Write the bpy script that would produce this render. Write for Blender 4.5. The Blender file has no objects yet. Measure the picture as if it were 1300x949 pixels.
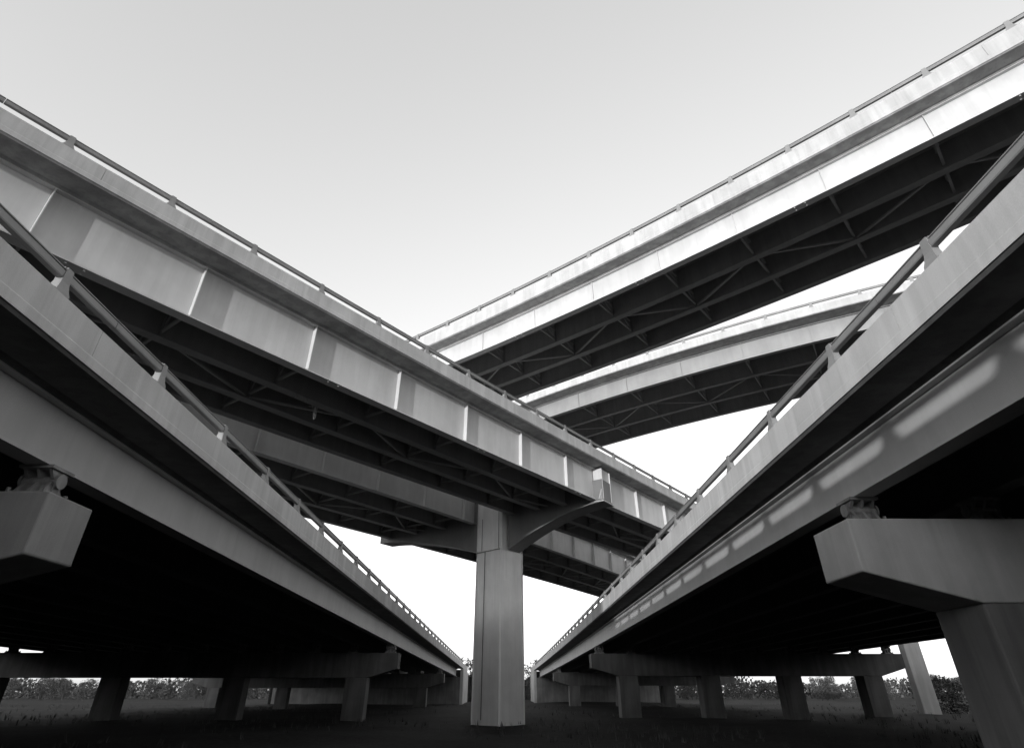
import bpy, bmesh, math, random
from math import sin, cos, tan, radians, pi
from mathutils import Vector, Matrix
random.seed(7)
scene = bpy.context.scene
COL = scene.collection
EYE = 1.6

# ------------------------------------------------------------------ camera
cam_d = bpy.data.cameras.new('camera')
cam = bpy.data.objects.new('camera', cam_d); COL.objects.link(cam)
cam_d.sensor_fit = 'HORIZONTAL'; cam_d.sensor_width = 36.0
cam_d.lens = 36.0 * 722.0 / 1300.0
cam_d.shift_y = -45.0 / 1300.0
cam_d.clip_start = 0.05; cam_d.clip_end = 6000
cam.location = (0, 0, EYE)
cam.rotation_euler = (pi / 2 + math.atan2(448.5, 722.0), 0, 0)
scene.camera = cam

# ------------------------------------------------------------------ sky, sun, exposure
SUN_PHI, SUN_EL = 27.0, 2.8            # the light travels right and away from the viewer, very low
SUN_STRENGTH, SKY_STRENGTH, EXPOSURE = 0.45, 0.15, 2.8
world = bpy.data.worlds.new('World'); scene.world = world; world.use_nodes = True
nt = world.node_tree; nt.nodes.clear()
w_out = nt.nodes.new('ShaderNodeOutputWorld'); w_bg = nt.nodes.new('ShaderNodeBackground')
w_sky = nt.nodes.new('ShaderNodeTexSky'); w_bw = nt.nodes.new('ShaderNodeRGBToBW')
w_sky.sky_type = 'NISHITA'; w_sky.sun_disc = False
w_sky.sun_elevation = radians(SUN_EL)
w_sky.sun_rotation = radians(180 + SUN_PHI)
w_sky.air_density = 1.0; w_sky.dust_density = 1.0; w_sky.ozone_density = 1.0
w_bg.inputs['Strength'].default_value = SKY_STRENGTH
w_pw = nt.nodes.new('ShaderNodeMath'); w_pw.operation = 'POWER'; w_pw.inputs[1].default_value = .6   # thin even haze: horizon and zenith closer together
nt.links.new(w_sky.outputs[0], w_bw.inputs[0]); nt.links.new(w_bw.outputs[0], w_pw.inputs[0]); nt.links.new(w_pw.outputs[0], w_bg.inputs['Color'])
nt.links.new(w_bg.outputs[0], w_out.inputs['Surface'])
sun_d = bpy.data.lights.new('sun', 'SUN'); sun = bpy.data.objects.new('sun', sun_d); COL.objects.link(sun)
sun_d.energy = SUN_STRENGTH; sun_d.angle = radians(0.25); sun_d.color = (1, 1, 1)
sd = Vector((sin(radians(SUN_PHI)) * cos(radians(SUN_EL)), cos(radians(SUN_PHI)) * cos(radians(SUN_EL)), -sin(radians(SUN_EL))))
sun.rotation_euler = sd.to_track_quat('-Z', 'Y').to_euler()
vs = scene.view_settings
vs.view_transform = 'Standard'; vs.look = 'None'; vs.gamma = 1.0; vs.exposure = EXPOSURE
scene.cycles.max_bounces = 6; scene.cycles.diffuse_bounces = 4

# ------------------------------------------------------------------ materials (the photograph is black and white: all greys)
def new_mat(name):
    m = bpy.data.materials.new(name); m.use_nodes = True
    n = m.node_tree.nodes; l = m.node_tree.links
    return m, n, l, n['Principled BSDF']
def noise(n, l, src, scale, detail=4.0, vec_scale=(1, 1, 1), rough=.55):
    mp = n.new('ShaderNodeMapping'); mp.inputs['Scale'].default_value = vec_scale
    l.new(src, mp.inputs['Vector'])
    t = n.new('ShaderNodeTexNoise'); t.inputs['Scale'].default_value = scale
    t.inputs['Detail'].default_value = detail; t.inputs['Roughness'].default_value = rough
    l.new(mp.outputs[0], t.inputs['Vector'])
    return t.outputs['Fac']
def ramp(n, l, fac, p0, v0, p1, v1):
    r = n.new('ShaderNodeMapRange'); r.inputs['From Min'].default_value = p0; r.inputs['From Max'].default_value = p1
    r.inputs['To Min'].default_value = v0; r.inputs['To Max'].default_value = v1; r.interpolation_type = 'SMOOTHSTEP'
    l.new(fac, r.inputs['Value']); return r.outputs[0]
def mul(n, l, a, b):
    m = n.new('ShaderNodeMath'); m.operation = 'MULTIPLY'; l.new(a, m.inputs[0])
    if isinstance(b, float): m.inputs[1].default_value = b
    else: l.new(b, m.inputs[1])
    return m.outputs[0]
def surface(name, base, rough, blotch=.16, streak=.2, fine=.06, bump=.15, metal=0.0, streak_scale=7.0, fine_scale=60.0, spec=.5):
    m, n, l, p = new_mat(name)
    tc = n.new('ShaderNodeTexCoord').outputs['Object']
    a = ramp(n, l, noise(n, l, tc, .55, 5), .3, 1 - blotch, .7, 1 + blotch * .6)
    b = ramp(n, l, noise(n, l, tc, streak_scale * .35, 4, (1, 1, .09)), .42, 1 - streak, .62, 1.0)
    b2 = ramp(n, l, noise(n, l, tc, streak_scale, 3, (1, 1, .05)), .5, 1.0, .75, 1 - streak * .7)
    f = noise(n, l, tc, fine_scale, 3)
    c = ramp(n, l, f, .2, 1 - fine, .8, 1 + fine)
    v = mul(n, l, mul(n, l, mul(n, l, mul(n, l, a, b), b2), c), base)
    cmb = n.new('ShaderNodeCombineColor'); 
    for i in range(3): l.new(v, cmb.inputs[i])
    l.new(cmb.outputs[0], p.inputs['Base Color'])
    p.inputs['Roughness'].default_value = rough; p.inputs['Metallic'].default_value = metal
    p.inputs['Specular IOR Level'].default_value = spec
    if bump:
        bp = n.new('ShaderNodeBump'); bp.inputs['Strength'].default_value = bump; bp.inputs['Distance'].default_value = .02
        l.new(f, bp.inputs['Height']); l.new(bp.outputs[0], p.inputs['Normal'])
    return m
M = {}
M['parapet'] = surface('weathered_concrete', .55, .85, .12, .13, .06)
M['lowslab'] = surface('shade_toned_low_concrete', .13, .9, .16, .2, .07)  # concrete darkened to stand in for shade under the low viaducts
M['arm'] = surface('shade_toned_arm', .17, .6, .1, .08, .03, .02)  # tone lowered in place of the shade on the pier arms
M['shadepier'] = surface('shade_toned_pier_concrete', .2, .9, .2, .2, .06)  # pier concrete darkened as painted shade for columns, far bents and breast walls
M['leftpier'] = surface('shade_toned_left_pier', .36, .85, .16, .12, .06)  # darker copy of pier concrete, painting in the left cap's dimmer light
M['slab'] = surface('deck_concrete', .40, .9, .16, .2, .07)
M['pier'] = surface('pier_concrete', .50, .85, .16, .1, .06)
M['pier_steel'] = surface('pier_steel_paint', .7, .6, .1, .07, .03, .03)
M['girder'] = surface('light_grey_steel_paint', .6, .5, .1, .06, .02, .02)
M['dgirder'] = surface('shade_toned_girder', .3, .6, .1, .06, .02, .02)  # girder grey lowered so that the ramp looks less lit
M['inner'] = surface('shade_toned_inner_girder', .27, .6, .1, .1, .03, 0)  # girder grey darkened to paint in the shade between the girders
M['lowgirder'] = surface('shade_toned_low_girder', .47, .55, .08, .05, .03, .02)  # darker copy of the girder grey, for shade below the deck overhang
M['lowinner'] = surface('shade_toned_low_inner_girder', .12, .6, .1, .1, .03, 0)  # near-black girder tone put in for deep shade beneath the low decks
M['brace'] = surface('brace_steel', .32, .55, .1, .1, .03, 0)  # bracing toned down with the inner girders as painted under-deck shade
M['rail'] = surface('galvanised_rail', .25, .5, .15, .05, .03, .02, .1)
M['post'] = surface('cast_post', .32, .55, .12, .15, .04, .04, .1)
M['bearing'] = surface('bearing_steel', .30, .6, .2, .3, .06, .05)
M['seam'] = surface('dark_seam', .05, .8, .1, .1, .02, 0)
M['bark'] = surface('tree_bark', .07, .9, .3, .2, .1, .2)
M['strip'] = surface('loose_strips', .55, .8, .2, .2, .05, 0)
def leaf_mat():
    m, n, l, p = new_mat('dark_foliage')
    g = n.new('ShaderNodeNewGeometry')
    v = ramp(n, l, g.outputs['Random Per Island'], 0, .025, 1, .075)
    cmb = n.new('ShaderNodeCombineColor')
    for i in range(3): l.new(v, cmb.inputs[i])
    l.new(cmb.outputs[0], p.inputs['Base Color']); p.inputs['Roughness'].default_value = .7
    return m
M['leaf'] = leaf_mat()
def ground_mat():
    m, n, l, p = new_mat('dark_bare_soil')
    tc = n.new('ShaderNodeTexCoord').outputs['Object']
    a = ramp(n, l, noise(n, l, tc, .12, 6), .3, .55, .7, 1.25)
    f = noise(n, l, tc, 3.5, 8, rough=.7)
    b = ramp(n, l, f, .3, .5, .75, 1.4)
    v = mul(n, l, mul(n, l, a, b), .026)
    cmb = n.new('ShaderNodeCombineColor')
    for i in range(3): l.new(v, cmb.inputs[i])
    l.new(cmb.outputs[0], p.inputs['Base Color']); p.inputs['Roughness'].default_value = .95
    p.inputs['Specular IOR Level'].default_value = .1
    bp = n.new('ShaderNodeBump'); bp.inputs['Strength'].default_value = .6; bp.inputs['Distance'].default_value = .1
    l.new(f, bp.inputs['Height']); l.new(bp.outputs[0], p.inputs['Normal'])
    return m
M['ground'] = ground_mat()

# ------------------------------------------------------------------ object helpers
def tag(o, label=None, cat=None, group=None, kind=None):
    if label: o['label'] = label
    if cat: o['category'] = cat
    if group: o['group'] = group
    if kind: o['kind'] = kind
    return o
def thing(name, label, cat, loc=(0, 0, 0), rz=0.0, group=None):
    o = bpy.data.objects.new(name, None); COL.objects.link(o)
    o.location = loc; o.rotation_euler = (0, 0, rz); o.empty_display_size = .5
    return tag(o, label, cat, group)
def obj(name, bm, mat, parent=None, loc=None, bevel=0.0, smooth=False):
    bmesh.ops.recalc_face_normals(bm, faces=bm.faces[:])
    me = bpy.data.meshes.new(name); bm.to_mesh(me); bm.free()
    me.materials.append(M[mat] if isinstance(mat, str) else mat)
    if smooth:
        for f in me.polygons: f.use_smooth = True
    o = bpy.data.objects.new(name, me); COL.objects.link(o)
    if parent: o.parent = parent
    if loc: o.location = loc
    if bevel:
        b = o.modifiers.new('bevel', 'BEVEL'); b.width = bevel; b.segments = 2; b.limit_method = 'ANGLE'; b.angle_limit = radians(40)
    return o
def link_copy(src, parent, loc=None, rot=None):
    c = src.copy(); COL.objects.link(c); c.parent = parent
    if loc is not None: c.location = loc
    if rot is not None: c.rotation_euler = rot
    return c
def box(bm, lo, hi, mtx=None):
    vs = [Vector((x, y, z)) for x in (lo[0], hi[0]) for y in (lo[1], hi[1]) for z in (lo[2], hi[2])]
    if mtx: vs = [mtx @ v for v in vs]
    v = [bm.verts.new(p) for p in vs]
    for f in ((0, 1, 3, 2), (4, 6, 7, 5), (0, 4, 5, 1), (2, 3, 7, 6), (0, 2, 6, 4), (1, 5, 7, 3)):
        bm.faces.new([v[i] for i in f])
def prism(bm, rings):
    """rings: list of closed rings of points, bridged one to the next and capped"""
    R = [[bm.verts.new(p) for p in r] for r in rings]
    n = len(R[0])
    for a, b in zip(R, R[1:]):
        for i in range(n):
            bm.faces.new((a[i], a[(i + 1) % n], b[(i + 1) % n], b[i]))
    bm.faces.new(R[0]); bm.faces.new(R[-1][::-1])
def bar(bm, a, b, w, h=None):
    a = Vector(a); b = Vector(b); h = h or w
    d = (b - a).normalized(); s = d.cross(Vector((0, 0, 1)))
    s = s.normalized() if s.length > 1e-4 else Vector((1, 0, 0)); u = s.cross(d)
    q = [s * w / 2 + u * h / 2, -s * w / 2 + u * h / 2, -s * w / 2 - u * h / 2, s * w / 2 - u * h / 2]
    prism(bm, [[a + k for k in q], [b + k for k in q]])
def tube(bm, pts, rad, n=8):
    rings = []
    for i, p in enumerate(pts):
        p = Vector(p); q0 = Vector(pts[max(i - 1, 0)]); q1 = Vector(pts[min(i + 1, len(pts) - 1)])
        d = (q1 - q0).normalized(); s = d.orthogonal().normalized(); u = s.cross(d)
        r = rad[i] if isinstance(rad, (list, tuple)) else rad
        rings.append([p + s * r * cos(2 * pi * k / n) + u * r * sin(2 * pi * k / n) for k in range(n)])
    prism(bm, rings)

# ------------------------------------------------------------------ a bridge alignment
class Path:
    def __init__(s, X0, Y0, th, k, Z0, g, side, off=0.0, dz=0.0):
        s.a = (X0, Y0, th, k, Z0, g); s.side = side; s.off = off; s.dz = dz
    def head(s, t): return s.a[2] + s.a[3] * t
    def rz(s, t): return -s.head(t)
    def at(s, t, o=0.0, z=0.0):
        X0, Y0, th, k, Z0, g = s.a
        if abs(k) < 1e-7: x = X0 + t * sin(th); y = Y0 + t * cos(th)
        else: x = X0 + (cos(th) - cos(th + k * t)) / k; y = Y0 + (sin(th + k * t) - sin(th)) / k
        h = th + k * t; o = o + s.off
        return Vector((x + cos(h) * s.side * o, y - sin(h) * s.side * o, Z0 + g * t + z + EYE + s.dz))
def sweep(bm, P, prof, s0, s1, ds, base):
    n = max(1, int(round((s1 - s0) / ds)))
    prism(bm, [[P.at(s0 + (s1 - s0) * i / n, o, z) - base for o, z in prof] for i in range(n + 1)])

def post_mesh(sc):
    """cast rail post; local x along the rail, y inwards from the parapet face, z up from the parapet top"""
    bm = bmesh.new()
    # leaning face plate, wide at its foot
    sect = [(-.035, .00, .15), (.03, .008, .145), (.10, .025, .115), (.20, .042, .092), (.33, .045, .08), (.455, .05, .07)]
    prism(bm, [[Vector((-w, y, z)) * sc, Vector((w, y, z)) * sc, Vector((w * .9, y + .03, z)) * sc, Vector((-w * .9, y + .03, z)) * sc] for z, y, w in sect])
    # web behind it
    sect = [(.004, .04, .27), (.10, .05, .225), (.22, .06, .185), (.43, .06, .20)]
    prism(bm, [[Vector((-.07, a, z)) * sc, Vector((.07, a, z)) * sc, Vector((.07, b, z)) * sc, Vector((-.07, b, z)) * sc] for z, a, b in sect])
    # base plate and clamp cap
    box(bm, Vector((-.17, .03, -.012)) * sc, Vector((.17, .27, .022)) * sc)
    box(bm, Vector((-.085, .09, .434)) * sc, Vector((.085, .25, .464)) * sc)
    for sx in (-1, 1):
        for yy in (.09, .22):
            tube(bm, [Vector((sx * .125, yy, .02)) * sc, Vector((sx * .125, yy, .055)) * sc], .02 * sc, 6)
    bmesh.ops.recalc_face_normals(bm, faces=bm.faces[:])
    me = bpy.data.meshes.new('rail_post'); bm.to_mesh(me); bm.free(); me.materials.append(M['post'])
    return me

def build_bridge(P, label, s0, s1, h1, inset, ht, hb, gs, ng, stiff, post_sp, post0, post1, fl=.42, stw=.19,
                 frames=True, lateral=(1,), scale=1.0, ds=2.0, paint='girder', far=None, girder_ds=2.0, splices=True):
    c0 = P.at((s0 + s1) / 2); base = Vector((c0.x, c0.y, 0))
    T = thing('highway_bridge', label, 'bridge', base)
    gc = inset + fl / 2                                   # first girder's web
    W = gc + (gc if far is None else far) + (ng - 1) * gs
    sl = .22 * scale
    # deck slab with haunches over the girders
    prof = [(.012, -h1 + .05), (.05, -h1)]
    for i in range(ng):
        c = gc + i * gs
        if ht > h1 + .02: prof += [(c - .26, -h1), (c - .19, -ht), (c + .19, -ht), (c + .26, -h1)]
    prof += [(W - .05, -h1), (W - .012, -h1 + .05), (W - .012, -h1 + sl), (.012, -h1 + sl)]
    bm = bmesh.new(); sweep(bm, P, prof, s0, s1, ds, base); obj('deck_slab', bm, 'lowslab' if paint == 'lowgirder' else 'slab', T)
    # parapets: safety shape inside, plain face outside, cast in lengths with a shallow joint
    face = [(.002, -h1 + sl + .004), (0, -h1 + sl + .03), (0, -.02), (.02, 0), (.24 * scale, 0), (.26 * scale, -.02), (.30 * scale, -h1 * .55), (.44 * scale, -h1 + sl + .09), (.44 * scale, -h1 + sl + .004)]
    lower = [(-.016, -h1 + .052), (-.016, -h1 + sl), (-.003, -h1 + sl + .024), (.008, -h1 + sl + .024), (.008, -h1 + .052)]
    for far in (False, True):
        f = (lambda o: W - o) if far else (lambda o: o)
        bm = bmesh.new()
        if far: sweep(bm, P, [(f(o), z) for o, z in face], s0, s1, ds, base)
        else:
            t = s0
            L = post_sp * 4
            k = math.floor((s0 - post_sp * .35) / L)
            while True:
                a = max(s0, k * L + post_sp * .35); b = min(s1, (k + 1) * L + post_sp * .35 - .01); k += 1
                if a >= s1: break
                if b > a + .05: sweep(bm, P, [(f(o), z) for o, z in face], a, b, ds, base)
        sweep(bm, P, [(f(o - .001), z) for o, z in lower], s0, s1, ds, base)
        obj('parapet', bm, 'parapet', T)
    # girders
    tf, bf = .035, .05
    for i in range(ng):
        c = gc + i * gs; w1 = fl * .42; w2 = fl / 2; zt = -ht - .003; zb = -hb
        pr = [(c - w1, zt), (c + w1, zt), (c + w1, zt - tf), (c + .012, zt - tf), (c + .012, zb + bf), (c + w2, zb + bf), (c + w2, zb), (c - w2, zb), (c - w2, zb + bf), (c - .012, zb + bf), (c - .012, zt - tf), (c - w1, zt - tf)]
        bm = bmesh.new(); sweep(bm, P, pr, s0 + .1, s1 - .1, girder_ds, base)
        if stiff:
            for t in stiff:
                if not (s0 + .3 < t < s1 - .3): continue
                for sg in ((-1, 1) if i else (-1,)):
                    o0, o1 = c + sg * .011, c + sg * min(stw, w2 - .01)
                    th = .016
                    ring = []
                    for (o, z) in ((o0, zt - tf - .004), (o1, zt - tf - .004), (o1, zb + bf + .03), (o0, zb + bf + .004)):
                        ring.append((o, z))
                    prism(bm, [[P.at(t - th, o, z) - base for o, z in ring], [P.at(t + th, o, z) - base for o, z in ring]])
            # bottom flange splice plates with bolt heads
            if splices and i < 2:
                for t in stiff[1::2]:
                    t += 1.3
                    if t > s1 - 1: continue
                    a = P.at(t, c, zb) - base; d = (P.at(t + .4, c, zb) - P.at(t, c, zb)).normalized(); nrm = (P.at(t, c + 1, zb) - P.at(t, c, zb)).normalized()
                    for q in (-.5, .5):
                        for e in (-.12, .12):
                            cpt = a + d * q * .5 + nrm * e
                            tube(bm, [cpt + Vector((0, 0, -.005)), cpt + Vector((0, 0, -.045))], .035, 6)
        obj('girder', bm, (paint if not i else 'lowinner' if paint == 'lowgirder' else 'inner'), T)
    # cross frames between neighbouring girders, one per stiffener
    if frames and stiff:
        zlo = -hb + .30 * scale; zhi = -ht - .35 * scale
        for t in stiff:
            if not (s0 + 1 < t < s1 - 1): continue
            for i in range(ng - 1):
                a, b = gc + i * gs + .02, gc + (i + 1) * gs - .02
                bm = bmesh.new()
                q = lambda o, z: P.at(t + .03, o, z) - base
                bar(bm, q(a, zlo), q(b, zlo), .10 * scale, .10 * scale)
                bar(bm, q(a, zhi), q(b, zhi), .09 * scale, .09 * scale)
                bar(bm, q(a + .05, zlo + .08), q((a + b) / 2, zhi - .06), .05 * scale)
                bar(bm, q(b - .05, zlo + .08), q((a + b) / 2, zhi - .06), .05 * scale)
                obj('cross_frame', bm, 'brace', T)
        # zigzag lateral bracing just above the bottom flanges
        for i in lateral:
            for j in range(len(stiff) - 1):
                t0, t1 = stiff[j], stiff[j + 1]
                if t0 < s0 + 1 or t1 > s1 - 1: continue
                a, b = gc + i * gs + .03, gc + (i + 1) * gs - .03
                if j % 2: a, b = b, a
                bm = bmesh.new()
                bar(bm, P.at(t0 + .1, a, -hb + .17 * scale) - base, P.at(t1 - .1, b, -hb + .17 * scale) - base, .10 * scale, .09 * scale)
                obj('lateral_brace', bm, 'brace', T)
    # railing: extruded tube with a lip along its top, cut in lengths, on cast posts
    sc = scale
    rp = [(.06, .275), (.07, .255), (.165, .255), (.18, .275), (.18, .365), (.16, .388), (.14, .392), (.14, .412), (.16, .416), (.16, .432), (.075, .432), (.075, .416), (.095, .412), (.095, .392), (.08, .388), (.06, .37)]
    rp = [(o * sc, z * sc) for o, z in rp]
    bm = bmesh.new()
    k0 = post0; L = 2
    k = post0
    while k < post1:
        a = max(s0, (k + .45) * post_sp + .006); b = min(s1, (k + L + .45) * post_sp - .006)
        if k == post0: a = max(s0, (k - .4) * post_sp)
        if b > a: sweep(bm, P, rp, a, b, min(ds, 1.6), base)
        k += L
    R = obj('railing', bm, 'rail', T)
    pm = post_mesh(sc)
    first = None
    for k in range(post0, post1 + 1):
        t = k * post_sp
        if not s0 + .2 < t < s1 - .2: continue
        loc = P.at(t, 0, 0) - base
        h = P.head(t)
        rot = (0, 0, -h - pi / 2) if P.side > 0 else (0, 0, -h + pi / 2)
        # local y must point inwards (away from the near face)
        if first is None:
            first = bpy.data.objects.new('rail_post', pm); COL.objects.link(first); first.parent = R; first.location = loc; first.rotation_euler = rot
            inward = (P.at(t, 1, 0) - P.at(t, 0, 0)).normalized(); ly = Matrix.Rotation(rot[2], 3, 'Z') @ Vector((0, 1, 0))
            flip = pi if ly.dot(inward) < 0 else 0
            first.rotation_euler = (0, 0, rot[2] + flip)
        else: link_copy(first, R, loc, (0, 0, rot[2] + flip))
    return T, W, gc, base

# ================================================================== SETTING
bm = bmesh.new()
N = 40
for i in range(N):
    for j in range(N):
        pass
xs = [-3000, -800, -300, -150] + [-100 + 5 * i for i in range(41)] + [150, 300, 800, 3000]
ys = [-3000, -600, -200, -100] + [-60 + 6 * i for i in range(46)] + [280, 500, 1200, 3500]
gv = {}
for i, x in enumerate(xs):
    for j, y in enumerate(ys):
        z = .10 * sin(x * .21 + y * .13) + .07 * sin(x * .53 - y * .37)
        if not (-100 < x < 100 and -60 < y < 215): z = 0
        gv[i, j] = bm.verts.new((x, y, min(z, .12) - .05))
for i in range(len(xs) - 1):
    for j in range(len(ys) - 1):
        bm.faces.new((gv[i, j], gv[i + 1, j], gv[i + 1, j + 1], gv[i, j + 1]))
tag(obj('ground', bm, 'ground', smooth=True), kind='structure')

# unseen rise added behind the viewer, shaped to cut off the low sun
def shade_mound(name, pts, top, w0, w1):
    bm = bmesh.new(); rings = []
    for i, (x, y, h) in enumerate(pts):
        d = Vector((pts[min(i + 1, len(pts) - 1)][0] - pts[max(i - 1, 0)][0], pts[min(i + 1, len(pts) - 1)][1] - pts[max(i - 1, 0)][1], 0)).normalized()
        n = Vector((d.y, -d.x, 0)); c = Vector((x, y, 0))
        rings.append([c + n * w0 + Vector((0, 0, -.4)), c + n * w1 + Vector((0, 0, h)), c - n * w1 + Vector((0, 0, h)), c - n * w0 + Vector((0, 0, -.4))])
    prism(bm, rings)
    return tag(obj(name, bm, 'ground'), kind='structure')
def back(p, q):                        # p across the sunlight, q metres back towards the sun
    f = radians(SUN_PHI); return (p * cos(f) - q * sin(f), -p * sin(f) - q * cos(f))
shade_mound('shade_mound', [(*back(p, 130), h) for p, h in ((-150, 3), (-135, 15), (-110, 19.2), (-80, 18.8), (-60, 19.2), (-40, 19.4), (-27, 19.4), (-14.0, 18.9), (-12.8, 10.5), (0, 10.7), (14, 10.3), (30, 10.6), (48, 10), (60, 3))], 0, 34, 3)

shade_mound('shade_bank', [(-54, -60, 1), (-52, -48, 7), (-52, -10, 7.4), (-53, 30, 6.8), (-56, 58, 5.5), (-58, 64, 1)], 0, 9, 2)  # unseen bank added on the left to block low side light
bm = bmesh.new()
prism(bm, [[Vector((x, y, z)) for y, z in ((-9, -.3), (-22, 4.6), (-62, 5.4), (-62, -.3))] for x in (-7.4, 6.6)])
tag(obj('shade_slope', bm, 'ground'), kind='structure')  # unseen slope added across the gap to block low sky from behind
shade_mound('shade_bank', [(50, -60, 1), (48, -48, 7), (48, -10, 7.2), (49, 30, 6.8), (51, 50, 5.2), (54, 58, 1)], 0, 9, 2)  # unseen bank added on the right, closing off light below the deck

# ================================================================== BRIDGES
SP = 3.05
LL = Path(-7.00495, 7.16722, -0.01413, 6e-05, 5.28024, -0.01158, -1)
LR = Path(6.19442, 6.57057, -0.0055, -0.00015, 5.39145, -0.00806, 1)
PB = Path(-13.22725, 11.3837, 0.64079, 0.00073, 13.82208, -0.00146, -1)
PE = Path(-13.22725, 11.3837, 0.64079 + .007383, 0.00073 - .002337, 13.82208, -0.00146 + .004356, -1, off=9.75 - .40, dz=-.3675)
PC = Path(20.67019, 13.20987, -0.80128, -0.00371, 23.33519, -0.01673, 1)
PD = Path(25.25695, 39.36249, -1.04091, 0.00695, 27.61437, 0.00132, 1)
LL_END, LR_END = 103.0, 124.0
PF = Path(-60, 3.0, radians(90), 0.0, 19.6, 0.0, 1)  # added ramp, out of view behind the viewer, blocking sky light

bLL = build_bridge(LL, 'wide low viaduct on the left with a dull grey parapet and bright rail posts', -60, LL_END, .755, 1.0, .835, 1.89, 2.7, 12, [], SP, -16, 33, frames=False, paint='lowgirder', ds=4, girder_ds=4)
bLR = build_bridge(LR, 'wide low viaduct on the right with a pale sunlit parapet', -60, LR_END, .741, .959, .82, 1.887, 2.57, 10, [], SP, -4, 40, frames=False, paint='lowgirder', ds=4, girder_ds=4)
stB = [-4.4 + 4.74 * i for i in range(-4, 22) if abs(-4.4 + 4.74 * i - 33.5) > .9]
bB = build_bridge(PB, 'steel girder ramp crossing from upper left over the near arm of the pier', -32, 100, .764, .922, .843, 3.009, 2.118, 4, stB, SP, -5, 20, fl=.46, stw=.22, far=.5)
stE = [4.3 * i + .5 for i in range(-6, 23)]
bE = build_bridge(PE, 'shaded steel girder ramp behind, carried by the far arm of the central pier', -32, 100, .764, .40, .843, 3.009, 2.816, 4, stE, SP, -5, 20, fl=.46, stw=.22)
stC = [3.81 + 4.5 * i for i in range(-6, 13)]
bC = build_bridge(PC, 'highest steel girder ramp at upper right with a bright white sunlit side', -30, 62, 1.043, .80, 1.12, 2.717, 2.362, 4, stC, SP, -7, 20, scale=1.25, stw=.10, splices=True)
stD = [.64 + 5.72 * i for i in range(-7, 11)]
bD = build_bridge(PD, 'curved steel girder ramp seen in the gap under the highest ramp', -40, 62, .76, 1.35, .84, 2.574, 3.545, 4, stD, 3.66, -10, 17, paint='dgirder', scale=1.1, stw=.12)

build_bridge(PF, 'wide steel girder ramp added unseen overhead behind the viewer to block sky light', 0, 120, .76, .9, .84, 2.8, 2.8, 5, [4.8 * i for i in range(1, 25)], SP, 1, 38, frames=False, lateral=(), splices=False)

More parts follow.
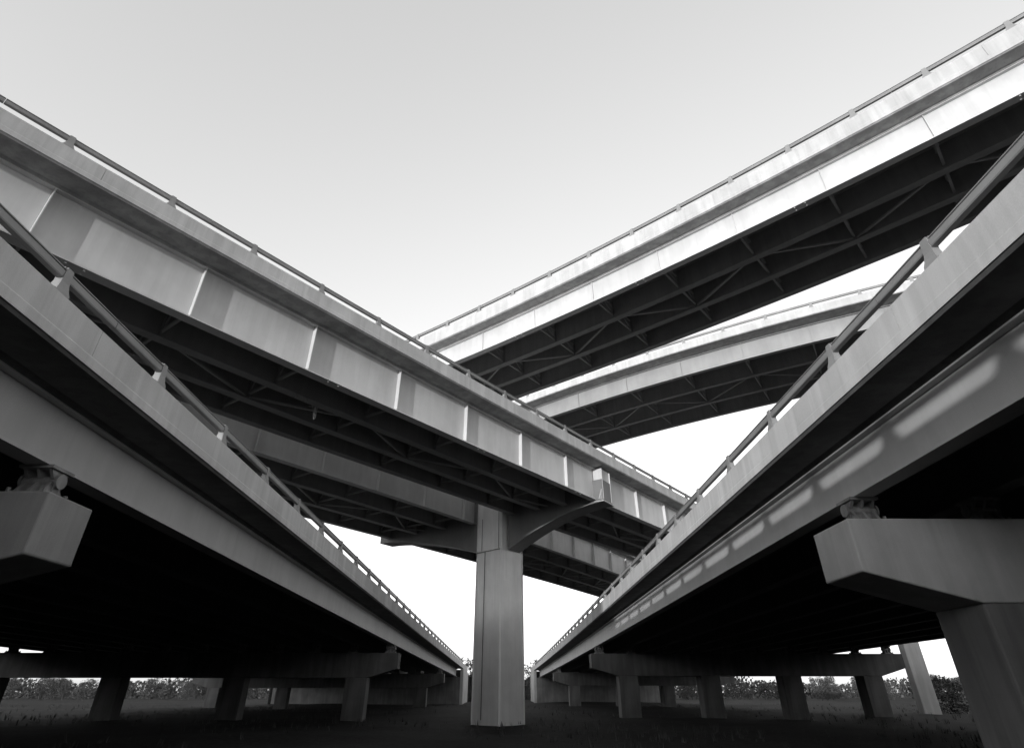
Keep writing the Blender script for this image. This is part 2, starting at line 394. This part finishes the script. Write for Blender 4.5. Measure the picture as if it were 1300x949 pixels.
# ================================================================== CENTRAL PIER of the twin ramps
def central_pier():
    sP, oC = 32.2, 9.15
    c = PB.at(sP, oC, 0); base = Vector((c.x, c.y, -.15))
    T = thing('bridge_pier', 'tall square pier with two curved arms standing in the middle under the twin ramps', 'pier', base)
    h = PB.head(sP) + radians(3)
    e1 = Vector((sin(h), cos(h), 0))                 # along the ramps, away
    e2 = Vector((cos(h), -sin(h), 0))                # towards the near ramp's outer edge
    sk = radians(8); ea = (e2 * cos(sk) + e1 * sin(sk)); eb = (e1 * cos(sk) - e2 * sin(sk))
    z_girder = c.z - 3.009                           # ramps' girder bottoms
    zj = z_girder - 2.35                             # joint under the arms
    a = 1.21
    def sq(r, z, ch=.10):
        p = []
        for sx, sy in ((-1, -1), (1, -1), (1, 1), (-1, 1)):
            for k in ((1, 0), (0, 1)) if sx * sy > 0 else ((0, 1), (1, 0)):
                p.append(e1 * (sx * (r - ch * k[0])) + e2 * (sy * (r - ch * k[1])) + Vector((0, 0, z)))
        return p
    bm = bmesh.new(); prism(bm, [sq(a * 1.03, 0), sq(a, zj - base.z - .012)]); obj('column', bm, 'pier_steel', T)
    # arms box: a head block as wide as the column, and the two arms
    top = z_girder + 1.35 - base.z
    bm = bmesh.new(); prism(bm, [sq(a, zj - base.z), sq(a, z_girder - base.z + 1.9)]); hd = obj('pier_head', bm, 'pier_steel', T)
    def arm(length, depth_tip, w, start, shape=1.7):
        n = 14; lo = []; rings = []
        for i in range(n + 1):
            f = i / n; d = start + (length - start) * f
            zb = (zj - base.z) + (z_girder - base.z - depth_tip - (zj - base.z)) * (1 - (1 - f) ** shape)
            rings.append((d, zb))
        bm = bmesh.new()
        sg = 1 if length > 0 else -1
        prism(bm, [[ea * d + eb * w + Vector((0, 0, zb)), ea * d - eb * w + Vector((0, 0, zb)), ea * d - eb * w + Vector((0, 0, top)), ea * d + eb * w + Vector((0, 0, top))] for d, zb in rings])
        return obj('arm', bm, 'arm', T)
    near = (oC - .92 + .35) / cos(sk)
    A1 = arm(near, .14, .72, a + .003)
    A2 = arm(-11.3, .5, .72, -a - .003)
    # boxed bracket plates where the near arm comes through the ramp's outer girder
    bm = bmesh.new()
    zt = z_girder + 2.1 - base.z; zb = z_girder - .16 - base.z
    def pl(d0, d1, w0, w1, z0, z1): prism(bm, [[ea * d + eb * w + Vector((0, 0, z)) for d, w in ((d0, w0), (d1, w0), (d1, w1), (d0, w1))] for z in (z0, z1)])
    pl(near - .62, near + .02, -.66, -.60, zb + .2, zt); pl(near - .62, near + .02, .60, .66, zb + .2, zt)
    pl(near - .10, near - .05, -.598, .598, zb + .2, zt)
    pl(near - .62, near + .10, -.82, .82, zb + .02, zb + .06)
    # raking gusset towards the viewer
    prism(bm, [[ea * d + eb * w + Vector((0, 0, z)) for d, w, z in ((near - .05, -.665, zb + .064), (near - .05, -1.25, zb + .064), (near - .05, -.665, zb + .95))],
               [ea * d + eb * w + Vector((0, 0, z)) for d, w, z in ((near - .08, -.665, zb + .064), (near - .08, -1.25, zb + .064), (near - .08, -.665, zb + .95))]])
    obj('bracket', bm, 'girder', T)
    # welded plate seams and a joint between column and head
    bm = bmesh.new()
    def strip_on(face, u, z0, z1, w=.016):
        # face 'f': looks back along the ramps; face 'n': looks to the near ramp
        if face == 'f': o = -e1 * (a + .004); uu = e2
        else: o = e2 * (a + .004); uu = e1
        q = o + uu * u
        r = 1.026 if z0 < 1 else 1.0
        prism(bm, [[q * 1 + uu * -w + Vector((0, 0, z)), q + uu * w + Vector((0, 0, z)), q + uu * w + o.normalized() * -.02 + Vector((0, 0, z)), q - uu * w + o.normalized() * -.02 + Vector((0, 0, z))] for z in (z0, z1)])
    zjl = zj - base.z
    strip_on('f', -.62, zjl + .05, z_girder - base.z - .1)
    strip_on('f', .98, zjl + .05, z_girder - base.z + .2)
    strip_on('n', .45, zjl + .9, z_girder - base.z + .4, .02)
    strip_on('f', -.55, z_girder - base.z - .14, z_girder - base.z - .10, .0)if False else None
    for z in (zjl - .008,):
        prism(bm, [sq(a - .02, z - .012, .1), sq(a - .02, z + .03, .1)])
    obj('plate_seam', bm, 'seam', T)
    # drain pipe down the face that looks back along the ramps
    bm = bmesh.new()
    u = -.28
    tube(bm, [-e1 * (a * 1.03 + .012) + e2 * u + Vector((0, 0, .3)), -e1 * (a + .012) + e2 * u + Vector((0, 0, zjl - .05))], .022, 8)
    obj('conduit', bm, 'seam', T)
    return T
central_pier()

# ================================================================== BENTS under the low viaducts
def bearing_mesh():
    bm = bmesh.new()
    box(bm, (-.36, -.32, 0), (.36, .32, .06)); box(bm, (-.31, -.27, .06), (.31, .27, .10))
    for x in (-.22, 0, .22):
        prism(bm, [[(x - .03, -.24, .10), (x + .03, -.24, .10), (x + .03, .24, .10), (x - .03, .24, .10)], [(x - .03, -.10, .30), (x + .03, -.10, .30), (x + .03, .10, .30), (x - .03, .10, .30)]])
    box(bm, (-.27, -.05, .101), (.27, .05, .29))
    tube(bm, [(-.33, 0, .33), (.33, 0, .33)], .085, 14)
    for x in (-.335, .30): tube(bm, [(x, 0, .33), (x + .035, 0, .33)], .13, 14)
    for x in (-.22, 0, .22):
        prism(bm, [[(x - .03, -.10, .36), (x + .03, -.10, .36), (x + .03, .10, .36), (x - .03, .10, .36)], [(x - .03, -.22, .50), (x + .03, -.22, .50), (x + .03, .22, .50), (x - .03, .22, .50)]])
    box(bm, (-.30, -.28, .50), (.30, .28, .555))
    for x in (-.31, .31):
        for y in (-.26, .26): tube(bm, [(x, y, .06), (x, y, .15)], .035, 6)
    bmesh.ops.recalc_face_normals(bm, faces=bm.faces[:])
    me = bpy.data.meshes.new('bearing'); bm.to_mesh(me); bm.free(); me.materials.append(M['bearing']); return me
BEAR = bearing_mesh()
def bent(P, t, label, gc, gs, ng, hb, wy, tip, ncol, paint='shadepier'):
    d = P.side
    p0 = P.at(t, tip, 0); zg = P.at(t, gc, -hb).z
    zt = zg - .56
    W = 2 * (gc - tip) + (ng - 1) * gs
    rz = -P.head(t)
    base = Vector((p0.x, p0.y, -.2))
    T = thing('pier_bent', label, 'pier', base, rz)
    top = zt - base.z
    # local x: inwards under the deck (times d), y: along the bridge
    L = []
    drop, hd = .98, 1.52
    n_edge = 2.05
    prof = [(0, top), (0, top - drop), (n_edge, top - hd), (W - n_edge, top - hd), (W, top - drop), (W, top)]
    bm = bmesh.new()
    prism(bm, [[Vector((d * x, y, z)) for x, z in prof] for y in (0, wy)])
    obj('pier_cap', bm, paint, T, bevel=.03)
    xs = [n_edge + (W - 2 * n_edge - 1.5) * i / (ncol - 1) for i in range(ncol)]
    first = None
    for x in xs:
        if first is None:
            bm = bmesh.new()
            lo, hi = (0, .03, 0), (1.5, wy - .03, top - hd + .02)
            box(bm, lo, hi)
            first = obj('column', bm, 'shadepier', T, loc=(d * x if d > 0 else -x - 1.5, 0, 0), bevel=.05)
        else: link_copy(first, T, (d * x if d > 0 else -x - 1.5, 0, 0))
    f = None
    for i in range(ng):
        x = gc - tip + i * gs
        loc = (d * x, wy / 2, top + .001)
        if f is None:
            f = bpy.data.objects.new('bearing', BEAR); COL.objects.link(f); f.parent = T; f.location = loc
        else: link_copy(f, T, loc)
    return T
gcl, gcr = bLL[2], bLR[2]
for t, lab in ((2.1, 'nearest hammerhead bent under the left viaduct, its cap end showing below the girder'),
               (39.0, 'second bent under the left viaduct, its dim cap end showing beside the central pier'),
               (75.0, 'last bent under the left viaduct, small and far off by the abutment')):
    bent(LL, t, lab, gcl, 2.7, 12, 1.89, 1.15, .55, 4, 'leftpier' if t < 10 else 'shadepier')
for t, lab in ((4.8, 'nearest hammerhead bent under the right viaduct, its pale cap end lit below the girder'),
               (44.5, 'second bent under the right viaduct, dark columns against the bright gap'),
               (83.0, 'last bent under the right viaduct, small and far off by the abutment')):
    bent(LR, t, lab, gcr, 2.57, 10, 1.887, 1.45, .42, 4, 'pier' if t < 10 else 'shadepier')

# ================================================================== ABUTMENTS at the far ends
def abutment(P, t, W, h1, hb, label):
    d = P.side; p0 = P.at(t, 0, 0); base = Vector((p0.x, p0.y, -.2)); rz = -P.head(t)
    T = thing('abutment', label, 'abutment', base, rz)
    top = p0.z - base.z
    bm = bmesh.new(); box(bm, (min(d * .503, d * (W - .85)), .15, 0), (max(d * .503, d * (W - .85)), 1.197, top - hb - .06)); obj('breast_wall', bm, 'shadepier', T)
    bm = bmesh.new()
    prism(bm, [[Vector((d * x, y, z)) for y, z in ((.12, 0), (14, 0), (14, top - 1.2), (10, top - h1), (.12, top - h1))] for x in (0, .5)])
    obj('wing_wall', bm, 'pier', T)
    bm = bmesh.new()
    prism(bm, [[Vector((d * x, y, z)) for y, z in ((.12, top - h1 + .003), (12, top - h1 + .003), (12, top - .02), (.12, top - .02))] for x in (0, .3)])
    obj('end_parapet', bm, 'parapet', T)
    bm = bmesh.new()
    prism(bm, [[Vector((d * x, y, z)) for y, z in ((1.2, 0), (60, 0), (60, top - 1.6), (1.2, top - h1 - .1))] for x in (.5, W)])
    obj('approach_fill', bm, 'ground', T)
    return T
abutment(LL, LL_END + .15, bLL[1], .755, 1.89, 'concrete abutment closing the far end of the left viaduct')
abutment(LR, LR_END + .15, bLR[1], .741, 1.887, 'concrete abutment closing the far end of the right viaduct')

def shade_abutment(P, t, W, h1, hb, label):  # added unseen wall and fill that block light from behind the viewer
    d = P.side; p0 = P.at(t, 0, 0); base = Vector((p0.x, p0.y, -.2)); T = thing('abutment', label, 'abutment', base, -P.head(t))  # added unseen abutment, there only to block light
    top = p0.z - base.z
    lo = lambda x: d * x
    bm = bmesh.new(); box(bm, (min(lo(.85), lo(W - .85)), -1.2, 0), (max(lo(.85), lo(W - .85)), -.15, top - hb - .2)); obj('breast_wall', bm, 'lowslab', T)  # wall of the added unseen abutment, blocks light from behind
    bm = bmesh.new(); box(bm, (min(lo(.6), lo(W + 12)), -56, 0), (max(lo(.6), lo(W + 12)), -1.21, top - hb - .25)); obj('approach_fill', bm, 'ground', T)  # fill of the added unseen abutment, blocks light from behind
shade_abutment(LL, -11, bLL[1], .755, 1.89, 'concrete abutment added unseen behind the viewer to block light under the left viaduct')
shade_abutment(LR, -10.5, bLR[1], .741, 1.887, 'concrete abutment added unseen behind the viewer to block light under the right viaduct')

# ================================================================== FAR COLUMN beyond the right viaduct
def far_column():
    T = thing('concrete_column', 'pale sunlit column standing alone beyond the far side of the right viaduct', 'column', (37.2, 60.5, -.2), radians(-12))
    bm = bmesh.new(); box(bm, (-.7, -.7, 0), (.7, .7, 14)); obj('shaft', bm, 'parapet', T, bevel=.08)
    bm = bmesh.new()
    prism(bm, [[Vector((x * a, y * a, z)) for x, y in ((-1, -1), (1, -1), (1, 1), (-1, 1))] for a, z in ((.72, 14.003), (1.6, 15.2), (1.6, 16.2))])
    obj('column_head', bm, 'parapet', T, bevel=.05)
far_column()

# ================================================================== loose strips hanging under the near ramp
def strips():
    p = PB.at(12.1, .92 + .46 + 2.118 + .1, -3.009 + .05)
    T = thing('hanging_strips', 'small bundle of loose pale strips hanging under the upper left ramp', 'debris', p)
    rnd = random.Random(3)
    names = 0
    bm = bmesh.new()
    for i in range(9):
        a = rnd.uniform(-.22, .22); b = rnd.uniform(-.1, .1)
        z1 = rnd.uniform(-.25, -.05)
        w = rnd.uniform(.012, .03)
        bar(bm, (a, b, .02), (a * .5 + .02, b + .03, z1 - .12), w, .012)
        bar(bm, (a * .5 + .02, b + .03, z1 - .10), (a * .3 + .06, b, z1 - .42), w, .012)
    tag(obj('strip_bundle', bm, 'strip', T))
    bm = bmesh.new(); box(bm, (-.28, -.05, .0), (.28, .05, .05)); obj('clamp', bm, 'bearing', T)
strips()

# ================================================================== TREES
def tree_mesh(seed, r, hgt):
    rnd = random.Random(seed); bm = bmesh.new()
    clumps = []
    for i in range(34):
        th = rnd.uniform(0, 2 * pi); ph = rnd.uniform(-1.45, 1.0); q = rnd.uniform(.35, 1.0)
        clumps.append((Vector((cos(th) * r * q * (1 - .35 * max(ph, 0)), sin(th) * r * q * (1 - .35 * max(ph, 0)), hgt * .62 + ph * hgt * .33)), rnd.uniform(.28, .5) * r))
    for c, cr in clumps:
        for k in range(80):
            v = Vector((rnd.gauss(0, 1), rnd.gauss(0, 1), rnd.gauss(0, 1))).normalized() * cr * rnd.uniform(.3, 1.0) ** .5
            v.z *= .8
            p = c + v
            s = rnd.uniform(.10, .24)
            a = Vector((rnd.gauss(0, 1), rnd.gauss(0, 1), rnd.gauss(0, .7))).normalized(); b = a.orthogonal().normalized()
            b = (Matrix.Rotation(rnd.uniform(0, 6.28), 3, a) @ b); cc = a.cross(b)
            q = [bm.verts.new(p + b * s + cc * s * .2), bm.verts.new(p + cc * s * .6), bm.verts.new(p - b * s), bm.verts.new(p - cc * s * .6)]
            bm.faces.new(q)
    me = bpy.data.meshes.new('crown'); bm.to_mesh(me); bm.free(); me.materials.append(M['leaf'])
    bm = bmesh.new()
    tube(bm, [(0, 0, -.3), (.05, .03, hgt * .25), (0, .08, hgt * .5), (.1, 0, hgt * .8)], [.22, .17, .12, .04], 8)
    for i in range(6):
        th = i * 1.05 + seed; z = hgt * (.3 + .07 * i)
        tube(bm, [(0, .05, z), (cos(th) * r * .35, sin(th) * r * .35, z + hgt * .12), (cos(th) * r * .7, sin(th) * r * .7, z + hgt * .2)], [.09, .06, .02], 6)
    bmesh.ops.recalc_face_normals(bm, faces=bm.faces[:])
    mt = bpy.data.meshes.new('trunk'); bm.to_mesh(mt); bm.free(); mt.materials.append(M['bark'])
    return me, mt
KIND = [tree_mesh(1, 3.2, 7.0), tree_mesh(2, 2.6, 7.6), tree_mesh(3, 3.8, 6.4)]
def tree(x, y, s, k, label, rz, group=None):
    T = thing('tree', label, 'tree', (x, y, 0), rz, group)
    for me, n in zip(KIND[k], ('crown', 'trunk')):
        o = bpy.data.objects.new(n, me); COL.objects.link(o); o.parent = T; o.scale = (s, s, s)
rt = random.Random(11)
tree(-8.6, 142, 1.12, 0, 'dark tree in the gap between the left viaduct end and the central pier', .4)
tree(4.9, 146, 1.12, 2, 'dark round tree in the gap between the central pier and the right viaduct end', 1.4)
for i in range(88):
    x = -176 + i * 4.0 + rt.uniform(-1.6, 1.6)
    tree(x, 172 + rt.uniform(-8, 14), rt.uniform(.55, .72), i % 3, 'dark tree in the low treeline along the horizon', rt.uniform(0, 6), 'trees along the horizon')
def bush(x, y, s, label, rz):
    T = thing('bush', label, 'bush', (x, y, 0), rz)
    o = bpy.data.objects.new('foliage', KIND[1][0]); COL.objects.link(o); o.parent = T; o.scale = (s, s, s * .8); o.location = (0, 0, -1.2 * s)
bush(42.8, 66, .6, 'small bush beside the lone pale column beyond the right viaduct', .7)

# ================================================================== weeds on the bare ground
def weeds():
    rnd = random.Random(5); bm = bmesh.new()
    for i in range(5200):
        y = 14 + 90 * rnd.random() ** 1.3; x = rnd.uniform(-1, 1) * (8 + y * .9)
        if math.sin(x * .35) + math.sin(y * .22 + x * .1) + rnd.uniform(-1, 1) < .1: continue
        s = rnd.uniform(.08, .30)
        for k in range(4):
            a = rnd.uniform(0, 6.28); l = rnd.uniform(.1, .35) * s * 2; w = .05 * s + .01
            p = Vector((x + rnd.uniform(-.1, .1), y + rnd.uniform(-.1, .1), -.06)); d = Vector((cos(a), sin(a), 0)); n = Vector((-d.y, d.x, 0))
            bm.faces.new([bm.verts.new(p + n * w), bm.verts.new(p - n * w), bm.verts.new(p + d * l + Vector((0, 0, s * 1.3)))])
    me = bpy.data.meshes.new('weeds'); bm.to_mesh(me); bm.free(); me.materials.append(M['leaf'])
    o = bpy.data.objects.new('weeds', me); COL.objects.link(o); tag(o, 'sparse dark weeds on the bare ground under the viaducts', 'weeds', kind='stuff')
weeds()

# ================================================================== far wood behind the first trees
def wood():
    rnd = random.Random(9); bm = bmesh.new()
    for i in range(26000):
        x = rnd.uniform(-215, 215); y = 205 + rnd.uniform(-9, 9)
        top = 3.9 + .9 * math.sin(x * .11) + .7 * math.sin(x * .37 + 1) + .5 * math.sin(x * .9 + 2)
        z = top * rnd.random() ** .7
        p = Vector((x, y, z)); sz = rnd.uniform(.25, .6)
        a = Vector((rnd.gauss(0, 1), rnd.gauss(0, 1), rnd.gauss(0, .7))).normalized(); b = a.orthogonal().normalized(); c = a.cross(b)
        bm.faces.new([bm.verts.new(p + b * sz), bm.verts.new(p + c * sz * .7), bm.verts.new(p - b * sz), bm.verts.new(p - c * sz * .7)])
    me = bpy.data.meshes.new('woodland'); bm.to_mesh(me); bm.free(); me.materials.append(M['leaf'])
    o = bpy.data.objects.new('woodland', me); COL.objects.link(o); tag(o, 'low dark far wood closing the horizon behind the trees', 'wood', kind='stuff')
wood()
